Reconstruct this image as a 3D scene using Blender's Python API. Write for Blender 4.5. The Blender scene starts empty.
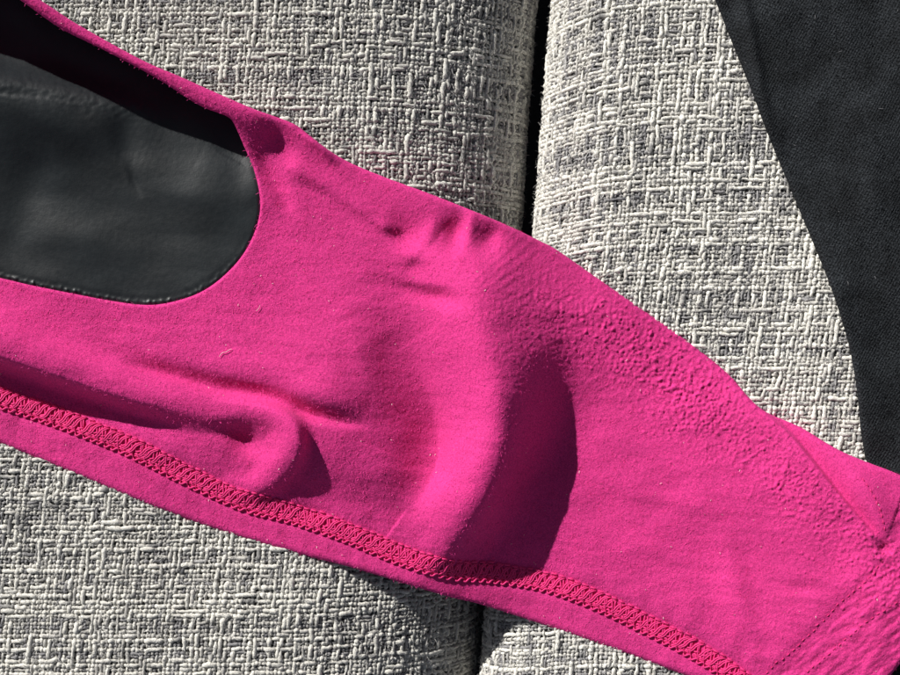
import bpy, math, random
import numpy as np
rng = np.random.default_rng(7); random.seed(7)
R = math.radians
PX = 0.00025                     # metres per photo pixel at cushion height
CAMH = 1250.0                    # camera height in the same units
W, H = 900.0, 675.0
scene = bpy.context.scene
C = scene.collection
# ------------------------------------------------------------------ camera
cam_d = bpy.data.cameras.new('camera'); cam = bpy.data.objects.new('camera', cam_d); C.objects.link(cam)
cam.location = (0, 0, CAMH*PX); cam_d.sensor_width = 36; cam_d.lens = 36*CAMH/W
cam_d.clip_start = 0.01; cam_d.clip_end = 50
scene.camera = cam
# ------------------------------------------------------------------ light
SUN_EL = 28.5
SUN_DX, SUN_DY = 0.67, -0.74     # direction the sunlight travels over the cushions (y up in the picture)
n_ = math.hypot(SUN_DX, SUN_DY); SUN_DX /= n_; SUN_DY /= n_
world = bpy.data.worlds.new('World'); scene.world = world; world.use_nodes = True
nt = world.node_tree; bg = nt.nodes['Background']
sky = nt.nodes.new('ShaderNodeTexSky'); sky.sky_type = 'NISHITA'; sky.sun_disc = False
sky.sun_elevation = R(SUN_EL); sky.sun_rotation = math.atan2(-SUN_DX, -SUN_DY)
haze_mix = nt.nodes.new('ShaderNodeHueSaturation'); haze_mix.inputs['Saturation'].default_value = 0.45
nt.links.new(sky.outputs[0], haze_mix.inputs['Color']); nt.links.new(haze_mix.outputs[0], bg.inputs[0]); bg.inputs[1].default_value = 0.085
sky.air_density = 0.35; sky.dust_density = 2.0; sky.ozone_density = 0.3; sky.altitude = 2500
sd = bpy.data.lights.new('sun', 'SUN'); sun = bpy.data.objects.new('sun', sd); C.objects.link(sun)
sd.energy = 5.0; sd.angle = R(0.6); sd.color = (1.0, 0.965, 0.92)
from mathutils import Vector
ld = Vector((SUN_DX*math.cos(R(SUN_EL)), SUN_DY*math.cos(R(SUN_EL)), -math.sin(R(SUN_EL))))
sun.rotation_euler = ld.to_track_quat('-Z', 'Y').to_euler(); sun.location = (-0.3, 0.3, 0.4)
vs = scene.view_settings; vs.view_transform = 'Standard'; vs.look = 'None'; vs.exposure = 0.12; vs.gamma = 1; vs.use_curve_mapping = False

# ------------------------------------------------------------------ helpers
def to_world(x, y, z):
    """photo-plane position (x right, y down) of a point seen there at height z -> metres"""
    k = (CAMH - z)/CAMH
    return np.stack([(x - W/2)*k*PX, (H/2 - y)*k*PX, z*PX], -1)
def flat_world(x, y, z):
    return np.stack([(x - W/2)*PX, (H/2 - y)*PX, z*PX + 0*x], -1)
def sm(a, b, x):
    t = np.clip((x - a)/(b - a), 0, 1); return t*t*(3 - 2*t)
_perm = rng.permutation(4096)
_g = rng.uniform(0, 2*math.pi, 4096)
def perlin(x, y, seed=0):
    x = np.asarray(x, float) + seed*17.31; y = np.asarray(y, float) + seed*9.73
    xi = np.floor(x).astype(int); yi = np.floor(y).astype(int); xf = x - xi; yf = y - yi
    def gr(ix, iy, dx, dy):
        a = _g[_perm[(ix + _perm[iy & 4095]) & 4095]]
        return np.cos(a)*dx + np.sin(a)*dy
    u = xf*xf*xf*(xf*(xf*6-15)+10); v = yf*yf*yf*(yf*(yf*6-15)+10)
    a = gr(xi, yi, xf, yf); b = gr(xi+1, yi, xf-1, yf); c = gr(xi, yi+1, xf, yf-1); d = gr(xi+1, yi+1, xf-1, yf-1)
    return 1.5*((a*(1-u)+b*u)*(1-v) + (c*(1-u)+d*u)*v)
def fbm(x, y, o=3, seed=0):
    s = 0; a = 1.0
    for k in range(o):
        s = s + a*perlin(x*2**k, y*2**k, seed+k); a *= .5
    return s
def catmull(pts, n=10, closed=False):
    P = np.array(pts, float); out = []
    N = len(P)
    segs = N if closed else N-1
    for i in range(segs):
        if closed: p0, p1, p2, p3 = P[(i-1) % N], P[i], P[(i+1) % N], P[(i+2) % N]
        else: p0, p1, p2, p3 = P[max(i-1, 0)], P[i], P[i+1], P[min(i+2, N-1)]
        for k in range(n):
            t = k/n
            out.append(.5*((2*p1)+(-p0+p2)*t+(2*p0-5*p1+4*p2-p3)*t*t+(-p0+3*p1-3*p2+p3)*t**3))
    if not closed: out.append(P[-1])
    return np.array(out)
def nearest(x, y, poly, closed=False):
    """distance, index-parameter, side, foot of perpendicular to a polyline"""
    A = poly[:, :2]; B = np.roll(A, -1, 0) if closed else A[1:]
    if not closed: A = A[:-1]
    best = np.full(x.shape, 1e18); par = np.zeros(x.shape); side = np.zeros(x.shape)
    fx = np.zeros(x.shape); fy = np.zeros(x.shape)
    for i in range(len(A)):
        ax, ay = A[i]; dx, dy = B[i]-A[i]; L2 = dx*dx+dy*dy+1e-12
        t = np.clip(((x-ax)*dx+(y-ay)*dy)/L2, 0, 1)
        qx = ax+t*dx; qy = ay+t*dy; d = (x-qx)**2+(y-qy)**2
        m = d < best
        best = np.where(m, d, best); par = np.where(m, i+t, par); fx = np.where(m, qx, fx); fy = np.where(m, qy, fy)
        side = np.where(m, dx*(y-qy)-dy*(x-qx), side)
    return np.sqrt(best), par, np.sign(side), fx, fy
def inside(x, y, poly):
    A = poly[:, :2]; B = np.roll(A, -1, 0); c = np.zeros(x.shape, bool)
    for i in range(len(A)):
        ax, ay = A[i]; bx, by = B[i]
        if ay == by: continue
        m = ((ay > y) != (by > y)) & (x < (bx-ax)*(y-ay)/(by-ay)+ax)
        c ^= m
    return c
def ridge(x, y, pts, p=2.0, pr=None):
    """pts rows: x, y, height, width on the left hand, width on the right hand (facing along the path)"""
    P = catmull(pts, 7)
    out = np.zeros(x.shape)
    wmax = P[:, 3:5].max()*3
    m = (x > P[:, 0].min()-wmax) & (x < P[:, 0].max()+wmax) & (y > P[:, 1].min()-wmax) & (y < P[:, 1].max()+wmax)
    if not m.any(): return out
    xs, ys = x[m], y[m]
    d, par, s, _, _ = nearest(xs, ys, P)
    idx = np.arange(len(P)); h = np.interp(par, idx, P[:, 2])
    w = np.where(s > 0, np.interp(par, idx, P[:, 4]), np.interp(par, idx, P[:, 3]))
    q = np.where(s > 0, pr if pr else p, p)
    out[m] = h*np.exp(-(d/w)**q)
    return out
def dent(x, y, cx, cy, h, rx, ry, ang=0, p=2):
    a = R(ang); u = (x-cx)*math.cos(a)+(y-cy)*math.sin(a); v = -(x-cx)*math.sin(a)+(y-cy)*math.cos(a)
    return h*np.exp(-((u/rx)**2+(v/ry)**2)**(p/2))
def mesh_obj(name, V, F, mat, parent=None, smooth=True, col=None, kind=None):
    V = np.asarray(V, np.float32).reshape(-1, 3); F = np.asarray(F, np.int32); k = F.shape[1]
    me = bpy.data.meshes.new(name)
    me.vertices.add(len(V)); me.vertices.foreach_set('co', V.ravel())
    me.loops.add(F.size); me.loops.foreach_set('vertex_index', F.ravel())
    me.polygons.add(len(F)); me.polygons.foreach_set('loop_start', np.arange(0, F.size, k, dtype=np.int32))
    me.polygons.foreach_set('loop_total', np.full(len(F), k, np.int32))
    me.update(calc_edges=True)
    if smooth: me.polygons.foreach_set('use_smooth', np.ones(len(F), bool))
    if col is not None:
        at = me.color_attributes.new('tint', 'FLOAT_COLOR', 'POINT')
        c4 = np.ones((len(V), 4), np.float32); c4[:, :col.shape[1]] = col; at.data.foreach_set('color', c4.ravel())
    me.materials.append(mat)
    o = bpy.data.objects.new(name, me); C.objects.link(o)
    if parent: o.parent = parent
    if kind: o['kind'] = kind
    return o
def thing(name, label, cat, group=None, loc=(0, 0, 0)):
    o = bpy.data.objects.new(name, None); C.objects.link(o); o['label'] = label; o['category'] = cat
    o.empty_display_size = .01
    if group: o['group'] = group
    return o
def tubes(paths, side, nrm, rad, flat=None, sides=7, twist=None, tw_amp=0.0):
    """paths (n,m,3) in px-space; returns verts (px space) and quads"""
    n, m, _ = paths.shape
    ph = np.arange(sides)/sides*2*math.pi
    r = rad[..., None]*np.ones(sides)
    if twist is not None: r = r*(1+tw_amp*np.cos(2*(ph[None, None]-twist[..., None])))
    f = 1.0 if flat is None else flat
    V = paths[:, :, None, :] + side[:, :, None, :]*(r*np.cos(ph))[..., None] + nrm[:, :, None, :]*(r*np.sin(ph)*f)[..., None]
    idx = np.arange(n*m*sides).reshape(n, m, sides)
    a = idx[:, :-1]; b = idx[:, 1:]
    Q = np.stack([a, np.roll(a, -1, 2), np.roll(b, -1, 2), b], -1)
    return V, Q

# ------------------------------------------------------------------ materials
def new_mat(name):
    m = bpy.data.materials.new(name); m.use_nodes = True; t = m.node_tree
    return m, t, t.nodes['Principled BSDF']
def nd(t, typ, **k):
    n = t.nodes.new(typ)
    for a, b in k.items():
        if a in n.inputs.keys(): n.inputs[a].default_value = b
        else: setattr(n, a, b)
    return n
def mapped(t, scale):
    tc = nd(t, 'ShaderNodeTexCoord'); mp = nd(t, 'ShaderNodeMapping'); mp.inputs['Scale'].default_value = scale
    t.links.new(tc.outputs['Object'], mp.inputs[0]); return mp.outputs[0]
K = 1/PX
def yarn_material():
    m, t, b = new_mat('tweed_yarn'); L = t.links.new
    at = nd(t, 'ShaderNodeAttribute', attribute_name='tint')
    n1 = nd(t, 'ShaderNodeTexNoise', Scale=0.9, Detail=3.0); L(mapped(t, (K,)*3), n1.inputs['Vector'])
    mr = nd(t, 'ShaderNodeMapRange'); mr.inputs[1].default_value = .3; mr.inputs[2].default_value = .7; mr.inputs[3].default_value = .62; mr.inputs[4].default_value = 1.3
    L(n1.outputs[0], mr.inputs[0])
    mx = nd(t, 'ShaderNodeMix', data_type='RGBA', blend_type='MULTIPLY'); mx.inputs[0].default_value = 1
    L(at.outputs['Color'], mx.inputs[6]); L(mr.outputs[0], mx.inputs[7]); L(mx.outputs[2], b.inputs['Base Color'])
    b.inputs['Roughness'].default_value = .8; b.inputs['Specular IOR Level'].default_value = .25
    bp = nd(t, 'ShaderNodeBump', Strength=.6, Distance=.8*PX); L(n1.outputs[0], bp.inputs['Height']); L(bp.outputs[0], b.inputs['Normal'])
    return m
M_YARN = yarn_material()
def plain(name, c, rough=.9, spec=.2, nscale=.3, bump=.5):
    m, t, b = new_mat(name); L = t.links.new
    n1 = nd(t, 'ShaderNodeTexNoise', Scale=nscale, Detail=4.0); L(mapped(t, (K,)*3), n1.inputs['Vector'])
    cr = nd(t, 'ShaderNodeMapRange'); cr.inputs[3].default_value = .7; cr.inputs[4].default_value = 1.3; L(n1.outputs[0], cr.inputs[0])
    mx = nd(t, 'ShaderNodeMix', data_type='RGBA', blend_type='MULTIPLY'); mx.inputs[0].default_value = 1
    mx.inputs[6].default_value = (*c, 1); L(cr.outputs[0], mx.inputs[7]); L(mx.outputs[2], b.inputs['Base Color'])
    b.inputs['Roughness'].default_value = rough; b.inputs['Specular IOR Level'].default_value = spec
    bp = nd(t, 'ShaderNodeBump', Strength=bump, Distance=1*PX); L(n1.outputs[0], bp.inputs['Height']); L(bp.outputs[0], b.inputs['Normal'])
    return m
M_BACK = plain('cushion_backing', (.17, .165, .165))
M_SOFA = plain('sofa_platform', (.03, .03, .032))

PINK = (.93, .056, .315)
def pink_material():
    m, t, b = new_mat('pink_brushed_jersey'); L = t.links.new
    v = mapped(t, (K,)*3)
    fine = nd(t, 'ShaderNodeTexNoise', Scale=.75, Detail=3, Roughness=.75); L(v, fine.inputs['Vector'])
    mid = nd(t, 'ShaderNodeTexNoise', Scale=.16, Detail=3.0); L(v, mid.inputs['Vector'])
    big = nd(t, 'ShaderNodeTexNoise', Scale=.012, Detail=2.0); L(v, big.inputs['Vector'])
    # dark specks of fibre
    sp = nd(t, 'ShaderNodeTexVoronoi', Scale=.11); L(v, sp.inputs['Vector'])
    spr = nd(t, 'ShaderNodeMapRange'); spr.inputs[1].default_value = .05; spr.inputs[2].default_value = .16; spr.inputs[3].default_value = .6; spr.inputs[4].default_value = 1
    L(sp.outputs['Distance'], spr.inputs[0])
    cr = nd(t, 'ShaderNodeValToRGB'); e = cr.color_ramp.elements
    e[0].position = .30; e[0].color = (PINK[0]*.50, PINK[1]*.42, PINK[2]*.54, 1)
    e[1].position = .66; e[1].color = (min(PINK[0]*1.03, 1), PINK[1]*1.15, PINK[2]*1.06, 1)
    L(fine.outputs[0], cr.inputs[0])
    mx = nd(t, 'ShaderNodeMix', data_type='RGBA', blend_type='MULTIPLY'); mx.inputs[0].default_value = .8
    L(cr.outputs[0], mx.inputs[6]); L(spr.outputs[0], mx.inputs[7])
    mr = nd(t, 'ShaderNodeMapRange'); mr.inputs[1].default_value = .3; mr.inputs[2].default_value = .7; mr.inputs[3].default_value = .9; mr.inputs[4].default_value = 1.08; L(big.outputs[0], mr.inputs[0])
    mx2 = nd(t, 'ShaderNodeMix', data_type='RGBA', blend_type='MULTIPLY'); mx2.inputs[0].default_value = 1
    L(mx.outputs[2], mx2.inputs[6]); L(mr.outputs[0], mx2.inputs[7]); L(mx2.outputs[2], b.inputs['Base Color'])
    b.inputs['Roughness'].default_value = .85; b.inputs['Specular IOR Level'].default_value = .12
    b.inputs['Sheen Weight'].default_value = .07; b.inputs['Sheen Roughness'].default_value = .4; b.inputs['Sheen Tint'].default_value = (1, .45, .8, 1)
    ad = nd(t, 'ShaderNodeMath', operation='MULTIPLY_ADD'); ad.inputs[1].default_value = 1.2
    L(mid.outputs[0], ad.inputs[0]); L(fine.outputs[0], ad.inputs[2])
    bp = nd(t, 'ShaderNodeBump', Strength=.75, Distance=.95*PX); L(ad.outputs[0], bp.inputs['Height']); L(bp.outputs[0], b.inputs['Normal'])
    return m
M_PINK = pink_material()
M_THREAD = plain('pink_thread', (.80, .038, .215), .65, .25, .5, .3)
M_THREADD = plain('rose_topstitch_thread', (.66, .03, .19), .6, .3, .5, .3)
M_FUZZ = plain('pink_fibre', (.8, .06, .32), .7, .2)
M_LINT = plain('pale_lint', (.85, .6, .62), .6, .3)

def panel_material():
    m, t, b = new_mat('black_synthetic_leather'); L = t.links.new
    v = mapped(t, (K,)*3)
    n1 = nd(t, 'ShaderNodeTexNoise', Scale=.22, Detail=5.0, Roughness=.6); L(v, n1.inputs['Vector'])
    n2 = nd(t, 'ShaderNodeTexNoise', Scale=.02, Detail=3.0); L(v, n2.inputs['Vector'])
    vo = nd(t, 'ShaderNodeTexVoronoi', Scale=.35, feature='DISTANCE_TO_EDGE'); L(v, vo.inputs['Vector'])
    cr = nd(t, 'ShaderNodeValToRGB'); e = cr.color_ramp.elements
    e[0].position = .3; e[0].color = (.0085, .0115, .0135, 1); e[1].position = .7; e[1].color = (.014, .019, .022, 1)
    L(n2.outputs[0], cr.inputs[0]); L(cr.outputs[0], b.inputs['Base Color'])
    rr = nd(t, 'ShaderNodeMapRange'); rr.inputs[3].default_value = .36; rr.inputs[4].default_value = .56; L(n1.outputs[0], rr.inputs[0]); L(rr.outputs[0], b.inputs['Roughness'])
    b.inputs['Specular IOR Level'].default_value = .45
    ad = nd(t, 'ShaderNodeMath', operation='MULTIPLY_ADD'); ad.inputs[1].default_value = .35
    L(vo.outputs['Distance'], ad.inputs[0]); L(n1.outputs[0], ad.inputs[2])
    bp = nd(t, 'ShaderNodeBump', Strength=.2, Distance=.8*PX); L(ad.outputs[0], bp.inputs['Height']); L(bp.outputs[0], b.inputs['Normal'])
    return m
M_PANEL = panel_material()
def dark_material():
    m, t, b = new_mat('charcoal_knit'); L = t.links.new
    tc = nd(t, 'ShaderNodeTexCoord'); mp = nd(t, 'ShaderNodeMapping'); mp.inputs['Scale'].default_value = (K,)*3; mp.inputs['Rotation'].default_value = (0, 0, R(28))
    L(tc.outputs['Object'], mp.inputs[0]); v = mp.outputs[0]
    n1 = nd(t, 'ShaderNodeTexNoise', Scale=.6, Detail=2.0, Roughness=.7); L(v, n1.inputs['Vector'])
    n2 = nd(t, 'ShaderNodeTexNoise', Scale=.03, Detail=3.0); L(v, n2.inputs['Vector'])
    w1 = nd(t, 'ShaderNodeTexWave', Scale=.1, Distortion=1.2, Detail=2.0, wave_type='BANDS', bands_direction='Y'); w1.inputs['Detail Scale'].default_value = 6; L(v, w1.inputs['Vector'])
    w2 = nd(t, 'ShaderNodeTexWave', Scale=.12, Distortion=1.2, Detail=2.0, wave_type='BANDS', bands_direction='X'); L(v, w2.inputs['Vector'])
    mu = nd(t, 'ShaderNodeMath', operation='ADD'); L(w1.outputs['Fac'], mu.inputs[0]); L(w2.outputs['Fac'], mu.inputs[1])
    ad = nd(t, 'ShaderNodeMath', operation='MULTIPLY_ADD'); ad.inputs[1].default_value = 6.0; L(n1.outputs[0], ad.inputs[0]); L(mu.outputs[0], ad.inputs[2])
    cr = nd(t, 'ShaderNodeValToRGB'); e = cr.color_ramp.elements
    e[0].position = .34; e[0].color = (.004, .005, .006, 1); e[1].position = .70; e[1].color = (.036, .041, .047, 1)
    L(n1.outputs[0], cr.inputs[0]); 
    mr = nd(t, 'ShaderNodeMapRange'); mr.inputs[1].default_value = .3; mr.inputs[2].default_value = .7; mr.inputs[3].default_value = .62; mr.inputs[4].default_value = 1.4; L(n2.outputs[0], mr.inputs[0])
    mx = nd(t, 'ShaderNodeMix', data_type='RGBA', blend_type='MULTIPLY'); mx.inputs[0].default_value = 1; L(cr.outputs[0], mx.inputs[6]); L(mr.outputs[0], mx.inputs[7])
    L(mx.outputs[2], b.inputs['Base Color'])
    b.inputs['Roughness'].default_value = .85; b.inputs['Specular IOR Level'].default_value = .2
    bp = nd(t, 'ShaderNodeBump', Strength=.6, Distance=1.0*PX); L(ad.outputs[0], bp.inputs['Height']); L(bp.outputs[0], b.inputs['Normal'])
    return m
M_DARK = dark_material()

# ------------------------------------------------------------------ outlines (photo plane)
TOP = [(-185, -128), (-80, -70), (-20, -34), (40, 0), (77, 24), (140, 59), (181, 77), (219, 94), (254, 109), (292, 123), (309, 135), (330, 151), (353, 164), (387, 178), (433, 195), (500, 222),
       (540, 241), (557, 250), (597, 278), (633, 303), (683, 338), (727, 373), (760, 408), (800, 427), (837, 449), (867, 462), (900, 475), (945, 498)]
RIGHT = [(975, 545), (965, 600), (935, 630), (900, 664), (876, 692), (840, 715)]
BOT = [(790, 712), (740, 695), (690, 677), (650, 662), (617, 650), (550, 627), (483, 605), (450, 597), (403, 583), (350, 567), (300, 554), (222, 531), (148, 504), (74, 473), (0, 443), (-80, 410), (-186, 368)]
G_OUT = catmull(TOP+RIGHT+BOT+[(-190, 240), (-192, 40)], 6, True)
BAND_IN = [(-168, -107), (-60, -52), (-20, -26), (20, 0), (60, 28), (96, 46), (131, 64), (163, 82), (187, 98), (205, 108), (228, 117)]
HOLE_REST = [(236, 128), (244, 146), (254, 170), (260, 198), (258, 222), (246, 250), (227, 273), (203, 291), (176, 301), (148, 305), (112, 301), (70, 293), (30, 285), (0, 278), (-60, 266), (-168, 240)]
HOLE = catmull(BAND_IN+HOLE_REST+[(-172, 150), (-174, 0)], 6, True)
BANDC = catmull(BAND_IN, 5)
LOWC = catmull(BOT[::-1], 5)
SEAM = [(-60, 376), (0, 398), (67, 421), (133, 448), (190, 477), (241, 500), (293, 514), (350, 534), (403, 556), (450, 570), (493, 573), (550, 583), (600, 602), (650, 626), (690, 647), (727, 670), (765, 698)]

# ------------------------------------------------------------------ cushions
def edge_l(y): return np.interp(y, [-80, 0, 110, 225, 620, 675, 760], [549, 541, 533, 526, 482, 478, 471])
def edge_r(y): return np.interp(y, [-80, 0, 110, 225, 620, 675, 760], [565, 558, 549, 540, 489, 485, 479])
RSLOPE, RBASE = .07, -22.0
def profile(rx, rz, length, slope=0.0, depth=60, n=2.2, pad=600):
    th = np.linspace(0, math.pi/2, 80)
    # deep straight side, then a quarter superellipse, then the top
    xs = [0.0]; zs = [-rz-depth]
    ex = rx*(1-np.cos(th)**(2/n)); ez = -rz+rz*np.sin(th)**(2/n)
    xs += list(ex); zs += list(ez)
    xt = np.concatenate([np.arange(1, length, 4.0), [length+pad]]); xs += list(rx+xt); zs += list(0*xt)
    xs = np.array(xs); zs = np.array(zs) + slope*xs
    s = np.concatenate([[0], np.cumsum(np.hypot(np.diff(xs), np.diff(zs)))])
    return s, xs, zs
def make_cushion(name, label, edge, prof, sgn, zbase, seed, tmin=-60, tmax=740, und=6.0, lightness=1.0, tilt=0):
    root = thing(name, label, 'cushion', 'tweed sofa cushions side by side')
    S, X, Z = prof
    r = np.random.default_rng(seed)
    def surf(s, t):
        """position and normal on the cushion in px space"""
        def P(s, t):
            xo = np.interp(s, S, X); z = np.interp(s, S, Z) + zbase
            x = edge(t) + sgn*xo
            z = z + und*fbm(x/260, t/260, 2, 11)*sm(20, 140, xo)
            return np.stack([x, t+tilt*np.exp(-((np.maximum(xo, 0))/55)**1.5), z], -1)
        p = P(s, t); e = 1.5
        ds = P(s+e, t)-P(s-e, t); dt = P(s, t+e)-P(s, t-e)
        n = np.cross(ds, dt); n *= np.sign(n[..., 2:3]+1e-9)
        n /= np.linalg.norm(n, axis=-1, keepdims=True)+1e-9
        ds /= np.linalg.norm(ds, axis=-1, keepdims=True)+1e-9
        dt /= np.linalg.norm(dt, axis=-1, keepdims=True)+1e-9
        return p, n, ds, dt
    smin, smax = 60.0, S[-2]
    # backing sheet
    ss = np.concatenate([[0, 30], np.arange(smin, smax, 6), [smax+500]]); tt = np.concatenate([[-700, -400], np.arange(tmin-6, tmax+6, 6.0), [1000]])
    gs, gt = np.meshgrid(ss, tt); p, n, _, _ = surf(gs, gt); p = p - n*3.4
    idx = np.arange(gs.size).reshape(gs.shape)
    F = np.stack([idx[:-1, :-1], idx[:-1, 1:], idx[1:, 1:], idx[1:, :-1]], -1).reshape(-1, 4)
    q = p.reshape(-1, 3)
    mesh_obj('cushion_backing', flat_world(q[:, 0], q[:, 1], q[:, 2]), F, M_BACK, root)
    # yarn layout: thick pale slub yarns between thin dark ones
    def layout(lo, hi):
        pos = []; typ = []; x = lo
        while x < hi:
            ty = r.choice([0, 1, 2], p=[.36, .40, .24])     # 0 thick pale, 1 medium grey-pale, 2 thin dark
            half = [2.45, 2.05, 1.75][ty]*r.uniform(.8, 1.25)
            x += half; pos.append(x); typ.append(ty); x += half*.9
        return np.array(pos), np.array(typ)
    ws, wt = layout(smin, smax); fs, ft = layout(tmin, tmax)
    nW, nF = len(ws), len(fs)
    I, J = np.meshgrid(np.arange(nW), np.arange(nF), indexing='ij')
    A = np.where((I+J) % 2 == 0, 1.0, -1.0)
    fl = r.random((nW, nF))
    A = np.where(fl < .12, 1.0, A); A = np.where(fl > .88, -1.0, A)   # floats
    A = np.where((wt[:, None] == 0) & (ft[None] == 2) & (r.random((nW, nF)) < .6), 1, A)
    A = np.where((wt[:, None] == 2) & (ft[None] == 0) & (r.random((nW, nF)) < .6), -1, A)
    rad0 = np.array([1.95, 1.6, 1.3])
    pal = np.array([[.77, .755, .695], [.60, .585, .545], [.30, .295, .30]])
    def family(k, pos, typ, cross, sign, along, aname):
        n = len(pos); st = 1.7
        m = len(along)
        # height knots -> fine samples
        Hh = np.zeros((n, m))
        j = np.clip(np.searchsorted(cross, along)-1, 0, len(cross)-2)
        f = np.clip((along-cross[j])/(cross[j+1]-cross[j]), 0, 1); f = f*f*(3-2*f)
        Am = A if k == 0 else A.T
        Hh = sign*(Am[:, j]*(1-f)+Am[:, j+1]*f)
        ii = np.arange(n)[:, None]*np.ones((1, m)); al = np.ones((n, 1))*along[None]
        slub = fbm(al/16, ii*7.7+.3, 2, seed+k*5+1); slub2 = fbm(al/70, ii*3.3+.7, 2, seed+k*5+2)
        nub = perlin(al/4.5, ii*6.1, seed+k*5+30)
        rad = rad0[typ][:, None]*(1+.34*slub+.30*slub2+.22*nub)*(1+.12*Hh)
        rad = np.clip(rad, .8, 4.4)
        h = 1.35*Hh + .5*slub2 + .45*(typ[:, None] == 0)
        lat = .55*perlin(al/6, ii*4.3, seed+k*5+33) + 1.4*fbm(al/22, ii*5.1, 2, seed+k*5+3) + .9*perlin(al/60, ii*2.1, seed+k*5+4)
        off = pos[:, None]+lat
        if k == 0: p, nn, ds, dt = surf(off, al); side = ds
        else: p, nn, ds, dt = surf(al, off); side = dt
        p = p + nn*h[..., None]
        # keep only what the pink garment does not bury
        V, Q = tubes(p, side, nn, rad, .85, 6, al/1.9+ii*1.7, .17)
        cx = p[..., 0]; cy = p[..., 1]
        ins = inside(cx, cy, G_OUT); dd, *_ = nearest(cx, cy, G_OUT[::2], True)
        bury = ins & (dd > 22)
        out = (cx < -45) | (cx > 945) | (cy < -45) | (cy > 720)
        dk = inside(cx, cy, DK_OUT); d2, *_ = nearest(cx, cy, DK_OUT, True)
        keep = ~(bury | out | (dk & (d2 > 22)))
        kq = keep[:, :-1] & keep[:, 1:]
        Q = Q[kq].reshape(-1, 4)
        # colour: melange along each yarn
        mix = 1.1*fbm(al/26, ii*4.9, 3, seed+k*5+6)+.35*fbm(cx/48, cy/48, 2, seed+9)
        base = pal[typ][:, None, :]
        darker = np.array([.085, .087, .10]); lighter = np.array([.78, .775, .73])
        wd = sm(.40, .95, mix)[..., None]*.72; wl = sm(.15, .9, -mix)[..., None]*.55
        c = base*(1-wd)+darker*wd; c = c*(1-wl)+lighter*wl
        flk = sm(.55, .9, fbm(al/7, ii*9.1, 2, seed+k+20))[..., None]; c = c*(1-flk*.6)
        c = c*lightness
        c = np.repeat(c[:, :, None, :], 6, 2).reshape(-1, 3)
        V = V.reshape(-1, 3)
        used = np.zeros(len(V), bool); used[Q.ravel()] = True; rm = np.cumsum(used)-1
        V = V[used]; c = c[used]; Q = rm[Q]
        mesh_obj(aname, flat_world(V[:, 0], V[:, 1], V[:, 2]), Q, M_YARN, root, True, c, 'stuff')
        return cx[keep], cy[keep], p[..., 2][keep]+1.5
    a = family(0, ws, wt, fs, 1, np.arange(tmin, tmax, 1.8), 'warp_yarn')
    b = family(1, fs, ft, ws, -1, np.arange(smin, smax, 1.8), 'weft_yarn')
    # stray fibres
    px = np.concatenate([a[0], b[0]]); py = np.concatenate([a[1], b[1]]); pz = np.concatenate([a[2], b[2]])
    nfib = 22000; sel = r.integers(0, len(px), nfib)
    V, F = fibres(px[sel], py[sel], pz[sel], r, 6, .17, 1.4)
    c = np.repeat(r.uniform(.3, .8, nfib), V.shape[0]//nfib)[:, None]*np.array([[1, .99, .95]])
    mesh_obj('stray_fibre', flat_world(V[:, 0], V[:, 1], V[:, 2]), F, M_YARN, root, False, c, 'stuff')
    return surf
def fibres(x, y, z, r, ln, w, lift):
    """short curved hairs as thin 3-segment ribbons, px space"""
    n = len(x); a = r.uniform(0, 2*math.pi, n); L = ln*r.uniform(.4, 1.3, n); bend = r.normal(0, .8, n)
    pts = []
    cx, cy = x.copy(), y.copy(); pts.append((cx, cy, z-0.3))
    for k in range(3):
        aa = a+bend*(k+1)/2
        cx = cx+np.cos(aa)*L/3; cy = cy+np.sin(aa)*L/3
        pts.append((cx, cy, z+lift*[.7, 1, .75][k]*np.clip(r.normal(1, .3, n), .2, 2)))
    V = []
    for k, (qx, qy, qz) in enumerate(pts):
        ww = w*[1, 1, .8, .35][k]
        V.append(np.stack([qx-np.sin(a)*ww, qy+np.cos(a)*ww, qz], -1)); V.append(np.stack([qx+np.sin(a)*ww, qy-np.cos(a)*ww, qz+.15], -1))
    V = np.stack(V, 1); idx = np.arange(n*8).reshape(n, 8)
    F = np.concatenate([idx[:, [2*k, 2*k+1, 2*k+3, 2*k+2]] for k in range(3)])
    return V.reshape(-1, 3), F
def cushion_z(x, y):
    """height of the cushions' top, bridged over the gap, as cloth lying on them follows it"""
    xo = x-edge_r(y)
    return 6.0*fbm(x/260, y/260, 2, 11)*np.clip(sm(20, 140, np.abs(xo))+.0, 0, 1) + np.where(xo > 0, RSLOPE*xo, 0)+RBASE*sm(-60, 60, xo) - 7*np.exp(-((xo+12)/55)**2)
DK_LEFT = [(690, -60), (703, -25), (715, 0), (727, 30), (741, 65), (752, 92), (763, 122), (777, 157), (790, 188), (803, 219), (816, 250), (830, 285), (841, 318), (849, 346), (854, 372), (858, 400), (860, 425), (864, 452), (868, 480), (866, 520)]
DK_OUT = catmull(DK_LEFT+[(862, 600), (866, 660), (850, 730), (930, 740), (1010, 700), (1010, 300), (1010, -70), (850, -76)], 5, True)

# platform under the cushions, seen down the gap
o = mesh_obj('sofa_platform', flat_world(np.array([-400., 1300, 1300, -400]), np.array([1000., 1000, -400, -400]), np.full(4, -200.)), [[0, 1, 2, 3]], M_SOFA, None, False)
o['kind'] = 'structure'
make_cushion('sofa_cushion', 'light grey tweed cushion left of the dark gap, under the black panel', edge_l, profile(215, 135, 500, n=2.0), -1, 0.0, 11, lightness=.96)
make_cushion('sofa_cushion', 'light grey tweed cushion right of the gap, below the charcoal garment', edge_r, profile(80, 75, 430, RSLOPE, n=2.2), 1, RBASE, 23, lightness=1.08, tilt=15)

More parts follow.
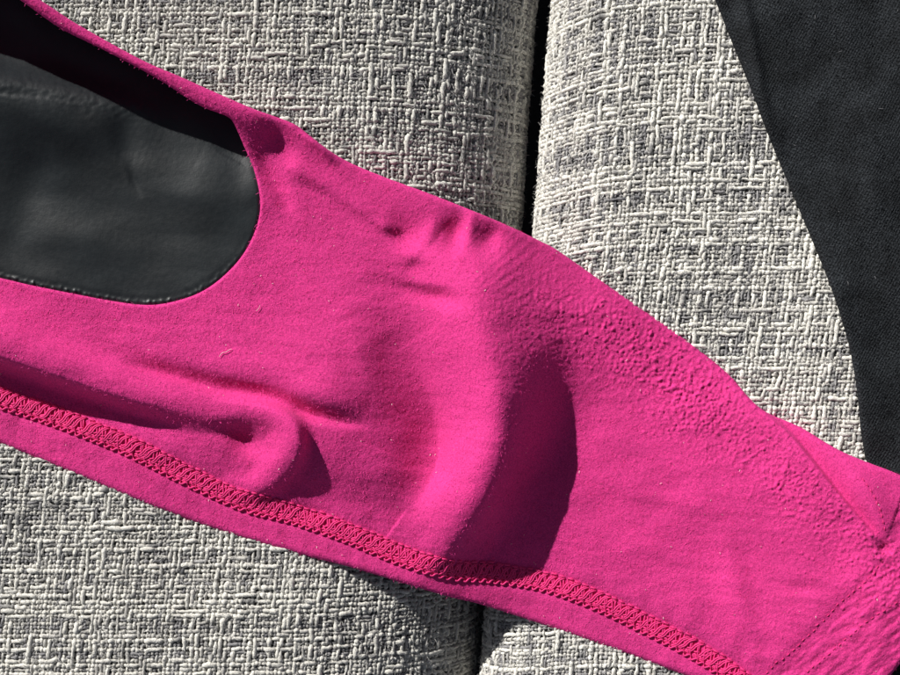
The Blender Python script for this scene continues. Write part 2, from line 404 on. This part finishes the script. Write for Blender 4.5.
# ------------------------------------------------------------------ sheet builder: grid in the photo plane snapped to outlines
def sheet(bounds, step, outlines):
    """outlines: list of (poly, keep_inside). returns x, y, faces, boundary loops edges"""
    x0, y0, x1, y1 = bounds
    gx, gy = np.meshgrid(np.arange(x0, x1, step), np.arange(y0, y1, step))
    idx = np.arange(gx.size).reshape(gx.shape)
    keepv = np.ones(gx.shape, bool)
    X = gx.copy(); Y = gy.copy()
    for poly, keep_in in outlines:
        m = np.zeros(gx.shape, bool)
        d, _, _, fx, fy = nearest(gx, gy, poly, True)
        ins = inside(gx, gy, poly)
        snap = d < step*.72
        X = np.where(snap, fx, X); Y = np.where(snap, fy, Y)
        ok = (ins if keep_in else ~ins) | snap
        keepv &= ok
    F = np.stack([idx[:-1, :-1], idx[1:, :-1], idx[1:, 1:], idx[:-1, 1:]], -1).reshape(-1, 4)
    kf = keepv.ravel()[F].all(1)
    # drop faces whose centre lies on the wrong side
    cx = X.ravel()[F].mean(1); cy = Y.ravel()[F].mean(1)
    F = F[kf]; cx = cx[kf]; cy = cy[kf]
    good = np.ones(len(F), bool)
    for poly, keep_in in outlines:
        ins = inside(cx, cy, poly); good &= ins if keep_in else ~ins
    F = F[good]
    used = np.zeros(gx.size, bool); used[F.ravel()] = True; rm = np.cumsum(used)-1
    F = rm[F]; x = X.ravel()[used]; y = Y.ravel()[used]
    # boundary edges
    E = np.concatenate([F[:, [0, 1]], F[:, [1, 2]], F[:, [2, 3]], F[:, [3, 0]]])
    key = np.sort(E, 1); kk = key[:, 0].astype(np.int64)*len(x)+key[:, 1]
    u, inv, cnt = np.unique(kk, return_inverse=True, return_counts=True)
    BE = E[cnt[inv] == 1]
    return x, y, F, BE

# ------------------------------------------------------------------ heights of the pink garment
# pills: small knots of rubbed fibre, dense along the worn upper right side
PR = .6; PX0, PY0 = -100.0, -100.0
PILLS = np.zeros((int(860/PR), int(1120/PR)))
def scatter_pills():
    r = np.random.default_rng(77)
    worn = catmull([(600, 322), (650, 362), (690, 392), (715, 415), (785, 470), (850, 530), (905, 590)], 8)
    pts = []
    for k in range(5200):                       # worn zone
        i = r.integers(0, len(worn)); a = r.normal(0, 30); b = r.normal(0, 22)
        pts.append((worn[i, 0]+a*.6-b*.6+8, worn[i, 1]+a*.45+b*.8+6, r.uniform(.75, 1.7), r.uniform(.3, 1.35)))
    for k in range(2200):                       # shaded side of the big fold
        pts.append((r.normal(535, 38), r.normal(315, 42), r.uniform(.65, 1.2), r.uniform(.2, .65)))
    for k in range(5200):                       # everywhere, small
        pts.append((r.uniform(-60, 900), r.uniform(60, 660), r.uniform(.6, 1.1), r.uniform(.12, .5)))
    for px, py, rd, h in pts:
        if 790 < px < 900 and py < 545 and (py-410) < (px-762)*1.13-4: continue
        cx = (px-PX0)/PR; cy = (py-PY0)/PR; w = int(3*rd/PR)+1
        ix, iy = int(cx), int(cy)
        if ix-w < 0 or iy-w < 0 or ix+w+1 >= PILLS.shape[1] or iy+w+1 >= PILLS.shape[0]: continue
        gx, gy = np.meshgrid(np.arange(ix-w, ix+w+1), np.arange(iy-w, iy+w+1))
        an = r.uniform(0, 3.14); u = (gx-cx)*PR; v = (gy-cy)*PR
        uu = u*math.cos(an)+v*math.sin(an); vv = (-u*math.sin(an)+v*math.cos(an))*1.5
        PILLS[iy-w:iy+w+1, ix-w:ix+w+1] += h*np.exp(-((uu**2+vv**2)/rd**2)**1.3)
scatter_pills(); np.minimum(PILLS, 2.4, out=PILLS)
def sample_pills(x, y):
    cx = np.clip((x-PX0)/PR, 0, PILLS.shape[1]-2); cy = np.clip((y-PY0)/PR, 0, PILLS.shape[0]-2)
    ix = cx.astype(int); iy = cy.astype(int); fx = cx-ix; fy = cy-iy
    return (PILLS[iy, ix]*(1-fx)+PILLS[iy, ix+1]*fx)*(1-fy)+(PILLS[iy+1, ix]*(1-fx)+PILLS[iy+1, ix+1]*fx)*fy
def pink_height(x, y, detail=True):
    dl, pl, sl, _, _ = nearest(x, y, LOWC)
    dO, *_ = nearest(x, y, G_OUT[::2], True)
    dH, *_ = nearest(x, y, HOLE[::2], True)
    lowtop = sm(40, 110, dl)
    zc = cushion_z(x, y)
    z = 5.5 + zc + 15*lowtop*sm(640, 420, x) + 4*sm(0, 70, dO)
    # raised rim beside the black panel
    z = z + ridge(x, y, [(-190, -128, 95, 50, 40), (-70, -60, 86, 50, 40), (10, -12, 72, 50, 36), (80, 32, 54, 45, 30), (150, 68, 39, 40, 28), (215, 101, 26, 36, 26), (262, 118, 17, 30, 26), (300, 134, 9, 26, 26), (335, 160, 3, 22, 26)])
    # the big fold
    z = z + ridge(x, y, [(425, 252, 2, 34, 24), (450, 274, 14, 50, 36), (476, 304, 28, 62, 44), (494, 348, 41, 64, 44), (503, 395, 49, 48, 38), (502, 440, 46, 36, 38), (488, 482, 37, 28, 38), (468, 520, 27, 24, 36), (440, 553, 12, 20, 28), (415, 577, 2, 16, 20)], 2.0, 2.0)
    z = z + ridge(x, y, [(385, 330, -3, 20, 30), (418, 380, -11, 16, 36), (436, 430, -20, 13, 38), (433, 470, -19, 12, 36), (410, 505, -5, 16, 30)])
    z = z + dent(x, y, 335, 390, 15, 58, 75) + dent(x, y, 560, 330, 5, 60, 50, 35)
    # the long roll that curls round the dent at its end
    z = z + ridge(x, y, [(-190, 280, 30, 36, 10), (-80, 325, 29, 36, 10), (0, 354, 26, 34, 9), (60, 374, 23, 30, 9), (110, 390, 19, 26, 10), (165, 404, 12, 22, 12), (215, 411, 7, 20, 15), (252, 408, 10, 14, 16), (281, 415, 14, 12, 18), (295, 434, 16, 11, 21), (293, 456, 15, 12, 21), (277, 474, 10, 14, 19), (258, 487, 8, 12, 14), (235, 486, 2, 12, 12)], 2.4, 2.6)
    z = z + ridge(x, y, [(-190, 300, -4, 8, 24), (-60, 352, -6, 8, 22), (0, 376, -8, 8, 18), (100, 409, -8, 8, 16), (180, 430, -3, 8, 14), (225, 438, 0, 8, 10)])
    z = z + dent(x, y, 246, 440, -12, 20, 14, 25, 1.9) + dent(x, y, 222, 432, -3, 20, 9, 15)
    z = z + dent(x, y, 315, 500, -5, 26, 22, -40)
    # crease above the roll
    z = z + ridge(x, y, [(120, 362, 0, 8, 4), (155, 371, -5, 9, 4), (209, 386, -7, 13, 6), (268, 399, -10, 14, 6), (300, 411, -11, 13, 6), (325, 418, -8, 12, 5.5), (350, 423, -4, 10, 5), (370, 424, 0, 8, 6)])
    z = z + ridge(x, y, [(140, 350, 2, 24, 14), (210, 368, 6, 30, 12), (275, 385, 8, 32, 12), (330, 402, 7, 30, 13), (370, 402, 0, 20, 16)])
    z = z + ridge(x, y, [(5, 318, 0, 8, 5), (30, 328, -1.6, 10, 4), (60, 343, -1.6, 10, 4), (90, 352, 0, 8, 4)])
    # dents and pleats along the upper edge
    z = z + dent(x, y, 279, 141, -8.5, 15, 24, -35, 2.2) + dent(x, y, 296, 166, 3, 12, 10, 40)
    z = z + ridge(x, y, [(256, 140, -1, 8, 8), (266, 165, -5, 9, 9), (280, 190, -5, 9, 9), (292, 212, -1, 8, 8)])
    z = z + ridge(x, y, [(300, 128, 0, 8, 5), (312, 140, 5, 9, 4), (324, 151, 5, 9, 4), (338, 166, 0, 8, 5)])
    z = z + ridge(x, y, [(286, 166, 0, 10, 7), (305, 174, 4, 10, 7), (335, 191, 5, 11, 8), (365, 211, 5, 10, 8), (392, 229, 2, 8, 8)])
    z = z + dent(x, y, 440, 230, -4, 62, 16, 14) + dent(x, y, 405, 235, -9, 20, 13, 25, 1.8) + dent(x, y, 414, 256, 3, 14, 7, 10) + dent(x, y, 431, 232, 3.5, 8, 16, 20)
    z = z + dent(x, y, 455, 236, -6.5, 10, 17, 12, 2) + dent(x, y, 470, 228, 4, 7, 16, 10) + dent(x, y, 489, 240, -6, 11, 15, 20)
    z = z + dent(x, y, 386, 226, 3, 10, 7, 30)
    z = z + dent(x, y, 438, 296, -7, 22, 9, 15) + dent(x, y, 425, 286, 2.5, 30, 8, 15) + dent(x, y, 400, 286, -2, 26, 8, 20)
    z = z + ridge(x, y, [(345, 320, 0, 18, 12), (360, 350, 3, 18, 12), (372, 385, 2.5, 18, 12), (380, 420, 0, 16, 12)])
    # soft wrinkles to the right
    z = z + ridge(x, y, [(722, 520, 0, 14, 16), (730, 560, 4, 13, 18), (738, 600, 5, 13, 18), (752, 635, 1, 12, 16)])
    z = z + dent(x, y, 800, 588, -2.5, 22, 7, 0) + dent(x, y, 688, 610, 2.0, 14, 26, 10)
    z = z + ridge(x, y, [(590, 470, 0, 14, 8), (630, 492, 1.6, 14, 8), (690, 505, 1.6, 14, 8), (740, 520, 0, 14, 8)])
    z = z + ridge(x, y, [(600, 560, 0, 14, 8), (640, 548, 1.4, 14, 8), (670, 560, 1.2, 14, 8)])
    # folded layer at the far end
    z = z + ridge(x, y, [(735, 378, 0, 3, 26), (762, 410, 6, 2.2, 26), (790, 436, 9, 2.2, 24), (812, 462, 10, 2.2, 24), (840, 497, 9, 2.2, 22), (868, 530, 7, 2.5, 18), (884, 548, 2, 4, 14)], 2)
    z = z + ridge(x, y, [(805, 430, 0, 10, 10), (840, 462, 7, 14, 16), (864, 492, 10, 16, 18), (882, 524, 7, 14, 12), (888, 545, 0, 8, 8)])
    z = z + ridge(x, y, [(960, 560, 0, 24, 10), (886, 566, -2.5, 20, 8), (848, 603, -2, 20, 8), (776, 672, -2, 20, 8)])
    z = z + dent(x, y, 884, 548, -5, 8, 6, 50)
    if detail:
        z = z + 1.5*fbm(x/90, y/60, 3, 3)*sm(8, 40, dO)
        z = z + .55*fbm((x+.2*y)/70, (y-.12*x)/13, 2, 71)*sm(10, 50, dO)*(.5+.5*np.clip(perlin(x/120, y/90, 72)*2, -1, 1))
        # soft puckers next to the seam
        ds, ps, ss, _, _ = nearest(x, y, catmull(SEAM, 5))
        z = z + .9*perlin(x/17, y/30, 5)*np.exp(-((ds-22)/14)**2)
        # puckered hem at the far end
        dq, _, sq, _, _ = nearest(x, y, np.array([(884, 545), (874, 573), (840, 603), (807, 637), (767, 672), (735, 700)], float))
        hem = np.where(sq < 0, sm(0, 10, dq), 0)
        z = z + hem*(1.05*fbm((x*.8-y*.6)/24, (x*.6+y*.8)/8, 3, 61)-.05*dq)
        # pilling
        dp, *_ = nearest(x, y, np.array([(560, 300), (650, 350), (720, 405), (790, 460), (850, 530), (905, 590)], float))
        fo, _, so, _, _ = nearest(x, y, np.array([(735, 378), (762, 410), (790, 436), (812, 462), (840, 497), (868, 530), (884, 548)], float))
        pm = .16+.9*np.exp(-(dp/50)**2)*(.6+.6*fbm(x/60, y/60, 2, 66))+.45*np.exp(-(((x-540)/70)**2+((y-320)/60)**2))
        pm = np.maximum(pm*sm(330, 520, x), .14)*np.where((so < 0) & (x > 740) & (y < 560), .12, 1)
        pill = fbm(x/4.2, y/4.2, 2, 8); z = z + pm*.6*np.clip(pill+.1, -.45, 1.1)
        z = z + sample_pills(x, y)
        z = z + .16*perlin(x/2.9, y/2.9, 12)
        # seam channel
        z = z - 1.6*np.exp(-(ds/13)**4)
    z = z + 5*sm(835, 885, x)*sm(425, 470, y) + 19*sm(610, 900, x)*sm(300, 540, y+.35*(x-600)) - 4*np.exp(-((x-600)/70)**2-((y-330)/90)**2)*sm(20, 70, dO)
    # rolled edges
    rim = np.clip(dO/6, 0, 1); z = z - (1-np.sqrt(1-(1-rim)**2))*4.5
    rim = np.clip(dH/3.0, 0, 1); z = z - (1-np.sqrt(1-(1-rim)**2))*2.2
    return z
def skirt(x, y, z, F, BE, drop, ox=0, oy=0):
    """extend boundary edges downwards; returns new arrays"""
    u = np.unique(BE); rm = {int(a): i for i, a in enumerate(u)}
    n0 = len(x); nx = x[u]; ny = y[u]; nz = drop(nx, ny, z[u])
    mp = np.full(n0, -1); mp[u] = n0+np.arange(len(u))
    Q = np.stack([BE[:, 1], BE[:, 0], mp[BE[:, 0]], mp[BE[:, 1]]], -1)
    return np.concatenate([x, nx]), np.concatenate([y, ny]), np.concatenate([z, nz]), np.concatenate([F, Q])

def panel_height(x, y):
    db, pb, sb, _, _ = nearest(x, y, BANDC)
    dH, *_ = nearest(x, y, HOLE[::2], True); ins = inside(x, y, HOLE)
    db = np.where(sb > 0, db, 0)
    z = 7.5 + cushion_z(x, y) + 13*sm(20, 95, db)
    z = z + ridge(x, y, [(-190, 50, 15, 26, 60), (-70, 68, 18, 22, 60), (0, 84, 17, 20, 55), (60, 94, 15, 19, 50), (110, 106, 11, 18, 45), (160, 122, 5, 20, 40), (205, 145, 2, 18, 36)])
    # join the cloth along the lower and right edge
    low = sm(60, 130, db)+sm(225, 255, x)*sm(30, 110, db)
    low = np.clip(low, 0, 1)
    zj = pink_height(x, y, False)
    t = np.where(ins, np.exp(-(dH/22)**2), 1.0)*low
    z = z*(1-t)+(zj-3)*t
    z = np.where(ins, z, np.minimum(z, zj-3.0))
    e = np.where(ins, dH, 0)
    z = z - .45*low*sm(255, 215, x)*np.exp(-((e-5)/3)**2)*(1+.6*perlin(x/9, y/9, 31))*np.where(ins, 1, 0)
    z = z + 2.6*low*sm(255, 215, x)*np.exp(-((e-2.5)/2.5)**2)*np.clip(perlin(x/4, y/6, 33)-.05, 0, 1)*np.where(ins, 1, 0)
    # creases and shallow dents
    z = z + dent(x, y, 126, 140, -4, 16, 26, -10) + dent(x, y, 30, 190, -3, 22, 40, 15) + dent(x, y, 205, 180, 2, 30, 40) + dent(x, y, 75, 235, 3, 45, 22, 10)
    z = z + ridge(x, y, [(-20, 92, -.6, 6, 2), (25, 95, -.9, 6, 2), (60, 99, -.4, 6, 2), (85, 104, 0, 6, 2)])
    z = z + ridge(x, y, [(128, 160, 0, 4, 4), (134, 180, -1.2, 4, 4), (142, 200, 0, 4, 4)])
    m = np.exp(-((y-(84+.18*x))/16)**2)*sm(190, 120, x)
    z = z + m*(.3*fbm(x/7, y/4.5, 3, 40)) + 1.0*fbm(x/80, y/55, 2, 41) + .05*fbm(x/6, y/6, 2, 43)
    return z
garment = thing('pink_garment', 'bright pink brushed fabric garment with black panel, seam and deep folds', 'garment')
x, y, F, BE = sheet((-196, -134, 985, 725), 1.2, [(G_OUT, True), (HOLE, False)])
z = pink_height(x, y)
def drop(nx, ny, nz):
    dH, *_ = nearest(nx, ny, HOLE[::2], True)
    cz = cushion_z(nx, ny)+.8
    return np.where(dH < 3, np.minimum(nz-6, panel_height(nx, ny)-1.5), np.where(nz-cz > 16, nz-7, np.minimum(nz-2, cz)))
x2, y2, z2, F2 = skirt(x, y, z, F, BE, drop)
mesh_obj('pink_cloth', to_world(x2, y2, z2), F2[:, ::-1], M_PINK, garment)
oE = np.array([e for e in BE if min(z[e[0]]-cushion_z(x[e[0]], y[e[0]]), z[e[1]]-cushion_z(x[e[1]], y[e[1]])) > 14])
dHe, *_ = nearest(x[oE[:, 0]], y[oE[:, 0]], HOLE[::2], True); oE = oE[(dHe > 3) & (x[oE[:, 0]] < 200) & (y[oE[:, 0]] < 150)]
ul = np.unique(oE); ml = {int(a): i for i, a in enumerate(ul)}; nl = len(ul)
VL = np.concatenate([to_world(x[ul]-1.2, y[ul]+2.0, z[ul]-4), to_world(x[ul]-4, y[ul]+7, cushion_z(x[ul], y[ul])+1)])
FL = np.array([[ml[int(a)], ml[int(b)], ml[int(b)]+nl, ml[int(a)]+nl] for a, b in oE])
mesh_obj('added_bounce_blocker', VL, FL, M_PANEL, garment)  # added black wall under the raised rim, stops pink bounce and leaking sun
# lookup of the cloth height for things sewn onto it
def cloth_z(px, py): return pink_height(np.asarray(px, float), np.asarray(py, float))

# black panel
PANEL_OUT = catmull([(p[0], p[1]) for p in [(-176, -114), (-70, -64), (-20, -34), (28, -3), (68, 22), (103, 40), (138, 58), (170, 76), (210, 101), (236, 112), (246, 124), (254, 143), (265, 168), (271, 198), (268, 226), (255, 256), (234, 281), (208, 300), (178, 311), (148, 315), (110, 311), (68, 303), (28, 295), (-2, 288), (-60, 276), (-172, 252), (-178, 150), (-180, 0)]], 5, True)
xp, yp, Fp, BEp = sheet((-184, -122, 285, 325), 1.35, [(PANEL_OUT, True)])
zp = panel_height(xp, yp)
mesh_obj('black_panel', to_world(xp, yp, zp), Fp[:, ::-1], M_PANEL, garment)

# ------------------------------------------------------------------ seam and stitches
def thread_paths(paths, rad, name, mat, parent, sides=6, kind='stuff'):
    """paths: list of (m,3) px-space arrays (x, y, z)"""
    Vs, Fs = [], []; off = 0
    bym = {}
    for i, p in enumerate(paths): bym.setdefault(len(p), []).append(p)
    for m, ps in bym.items():
        P = np.array(ps); T = np.gradient(P, axis=1); T /= np.linalg.norm(T, axis=-1, keepdims=True)+1e-9
        up = np.zeros_like(P); up[..., 2] = 1
        Sd = np.cross(T, up); Sd /= np.linalg.norm(Sd, axis=-1, keepdims=True)+1e-9
        N = np.cross(Sd, T)
        tt = np.linspace(0, 1, m); rr = rad*np.ones(P.shape[:2])*np.clip(np.minimum(tt, 1-tt)*10+.35, 0, 1)[None]
        V, Q = tubes(P, Sd, N, rr, None, sides)
        Vs.append(V.reshape(-1, 3)); Fs.append(Q.reshape(-1, 4)+off); off += V.size//3
    V = np.concatenate(Vs); F = np.concatenate(Fs)
    return mesh_obj(name, to_world(V[:, 0], V[:, 1], V[:, 2]), F, mat, parent, True, None, kind)
sc = catmull(SEAM, 12)
al = np.concatenate([[0], np.cumsum(np.hypot(*np.diff(sc, axis=0).T))])
def seam_pt(s, v):
    """point v px across (v>0 = towards the hem) at arc length s"""
    x = np.interp(s, al, sc[:, 0]); y = np.interp(s, al, sc[:, 1])
    e = 2.0; tx = np.interp(s+e, al, sc[:, 0])-np.interp(s-e, al, sc[:, 0]); ty = np.interp(s+e, al, sc[:, 1])-np.interp(s-e, al, sc[:, 1])
    L = np.hypot(tx, ty)+1e-9; return x-ty/L*v, y+tx/L*v
def on_cloth(s, v, h):
    s = np.asarray(s, float); v = np.asarray(v, float)
    return s, v, h
raw = []; heights = []
pitch = 7.9; s = 4.0; k = 0
hw = 9.5
while s < al[-1]-8:
    j = rng.normal(0, 1.0, 8); w_ = hw*(1+.05*perlin(s/60, .5))
    u = np.linspace(0, 1, 9)
    # looper threads: slanted pairs over the seam, a few crossing back underneath
    for q in (0, 2.1):
        raw.append((s+q+j[0]*.8+j[6]*.5+(u+.12*np.sin(u*6.28))*pitch*1.6, w_-2.2-u*(2*w_-2.8)+j[1]*.6, 1.0+.9*np.sin(u*math.pi)+.3*j[2]))
    raw.append((s+j[5]+pitch*.9-u*pitch*.9, w_-3-u*(2*w_-4)+j[4]*.5, .8+.9*np.sin(u*math.pi)))
    raw.append((s+j[3]+pitch*.5+u*pitch*.35, -w_+2+u*(w_-1)+j[4]*.5, .6+.8*np.sin(u*math.pi)))
    # chain of loops along the hem side
    raw.append((s+j[5]*.5+u*pitch*1.15, w_-1.0+1.9*np.sin(u*math.pi*2), 1.2+1.1*np.sin(u*math.pi)))
    raw.append((s+j[6]*.5+u*pitch*.95, w_-4.6-1.3*np.sin(u*math.pi*2), .9+1.0*np.sin(u*math.pi)))
    # short needle stitches along the upper side
    raw.append((s+u*pitch*.78+j[7]*.4, -w_-.2+j[1]*.4+0*u, .1+1.3*np.sin(u*math.pi)))
    # middle needle row
    raw.append((s+u*pitch*.85, 1.0+j[2]*.5+.8*np.sin(u*6.28), .7+1.1*np.sin(u*math.pi)))
    s += pitch*(1+.04*rng.normal()); k += 1
SS = np.array([r_[0] for r_ in raw]); VV = np.array([r_[1]*np.ones(9) for r_ in raw]); HH = np.array([r_[2]*np.ones(9) for r_ in raw])*.78-.1
QX, QY = seam_pt(SS, VV); QZ = cloth_z(QX, QY)+HH
thread_paths(list(np.stack([QX, QY, QZ], -1)), 1.0, 'seam_stitching', M_THREAD, garment)
# padded tape under the looper threads
def dashes(pts, ln, gap, rad, name, h=.9, mat=M_THREADD):
    c = catmull(pts, 10); a = np.concatenate([[0], np.cumsum(np.hypot(*np.diff(c, axis=0).T))]); s = 0; ps = []
    u = np.linspace(0, 1, 7)
    while s < a[-1]-ln:
        q = s+u*ln*rng.uniform(.85, 1.1); off = rng.normal(0, .35)
        px_ = np.interp(q, a, c[:, 0])+off+rng.normal(0, .15)*u*3; py_ = np.interp(q, a, c[:, 1])+off
        ps.append((px_, py_, h*np.sin(u*math.pi)-.5)); s += ln+gap
    X_ = np.array([p[0] for p in ps]); Y_ = np.array([p[1] for p in ps]); Z_ = cloth_z(X_, Y_)+np.array([p[2] for p in ps])
    thread_paths(list(np.stack([X_, Y_, Z_], -1)), rad, name, mat, garment)
dashes([(884, 552), (874, 573), (840, 603), (807, 637), (767, 672), (745, 692)], 4.0, 3.0, .62, 'topstitching')
dashes([(925, 580), (900, 600), (860, 627), (833, 650), (807, 673), (785, 695)], 4.0, 3.0, .62, 'topstitching')
dashes([(862, 478), (873, 494), (881, 512), (886, 534)], 4.2, 2.6, .7, 'topstitching')

# fuzz on the brushed face
r2 = np.random.default_rng(5)
n = 42000; sel = r2.integers(0, len(x), n)
zf = z[sel]
V, Ff = fibres(x[sel]+r2.uniform(-.7, .7, n), y[sel]+r2.uniform(-.7, .7, n), zf, r2, 3.0, .12, .4)
mesh_obj('fabric_fuzz', to_world(V[:, 0], V[:, 1], V[:, 2]), Ff, M_FUZZ, garment, False, None, 'stuff')
# lint
def lint(pts, rad, label):
    c = catmull(pts, 5); zz = cloth_z(c[:, 0], c[:, 1])+1.6
    o = thread_paths([np.stack([c[:, 0], c[:, 1], zz], -1)], rad, 'lint_fibre', M_LINT, None, 5, None)
    o['label'] = label; o['category'] = 'lint'; o['group'] = 'lint on the pink fabric'
lint([(219, 357), (222, 353), (226, 352), (229, 350), (232, 349)], 0.26, 'pale curled lint fibre on pink fabric above the long crease')
lint([(256, 311), (259, 308), (260, 305)], .22, 'tiny pale lint thread just right of the black panel tip')

# ------------------------------------------------------------------ charcoal garment
dark = thing('charcoal_garment', 'charcoal knitted fabric garment draped over the right cushion edge', 'garment')
xd, yd, Fd, BEd = sheet((680, -66, 1000, 735), 1.8, [(DK_OUT, True)])
def dark_height(x, y):
    d, *_ = nearest(x, y, DK_OUT[::2], True)
    z = 14 + cushion_z(x, y) + 10*sm(0, 120, d)
    z = z + ridge(x, y, [(735, -40, 6, 7, 16), (748, 20, 7, 6, 15), (756, 60, 7, 6, 14), (764, 105, 5, 6, 12), (773, 145, 0, 6, 10)])
    z = z + ridge(x, y, [(722, -40, -4, 12, 10), (734, 20, -4, 12, 10), (748, 70, -3, 10, 10), (765, 125, 0, 8, 10)])
    z = z + 7*fbm(x/110, y/170, 3, 55)*sm(470, 400, y) + .25*perlin(x/4, y/4, 57)
    z = z + ridge(x, y, [(960, -40, 12, 60, 60), (900, 120, 8, 60, 60), (900, 300, 4, 50, 50)])
    z = z - 6*sm(425, 465, y)
    rim = np.clip(d/7, 0, 1); return z-(1-np.sqrt(1-(1-rim)**2))*6
zd = dark_height(xd, yd)
a_, b_, c_, f_ = skirt(xd, yd, zd, Fd, BEd, lambda a, b, c: c-14)
mesh_obj('knit_cloth', to_world(a_, b_, c_), f_[:, ::-1], M_DARK, dark)
n = 7000; sel = r2.integers(0, len(xd), n)
V, Ff = fibres(xd[sel], yd[sel], zd[sel], r2, 4, .2, .8)
mesh_obj('fabric_fuzz', to_world(V[:, 0], V[:, 1], V[:, 2]), Ff, M_DARK, dark, False, None, 'stuff')

lint_n = 70; sel = r2.integers(0, len(xd), lint_n)
V, Ff = fibres(xd[sel], yd[sel], zd[sel]+.4, r2, 4, .22, 1.0)
mesh_obj('lint_speck', to_world(V[:, 0], V[:, 1], V[:, 2]), Ff, plain('grey_lint', (.16, .16, .17)), dark, False, None, 'stuff')
sel = r2.integers(0, len(x), 260)
V, Ff = fibres(x[sel], y[sel], z[sel]+.4, r2, 2.0, .24, .8)
mesh_obj('lint_speck', to_world(V[:, 0], V[:, 1], V[:, 2]), Ff, M_LINT, garment, False, None, 'stuff')
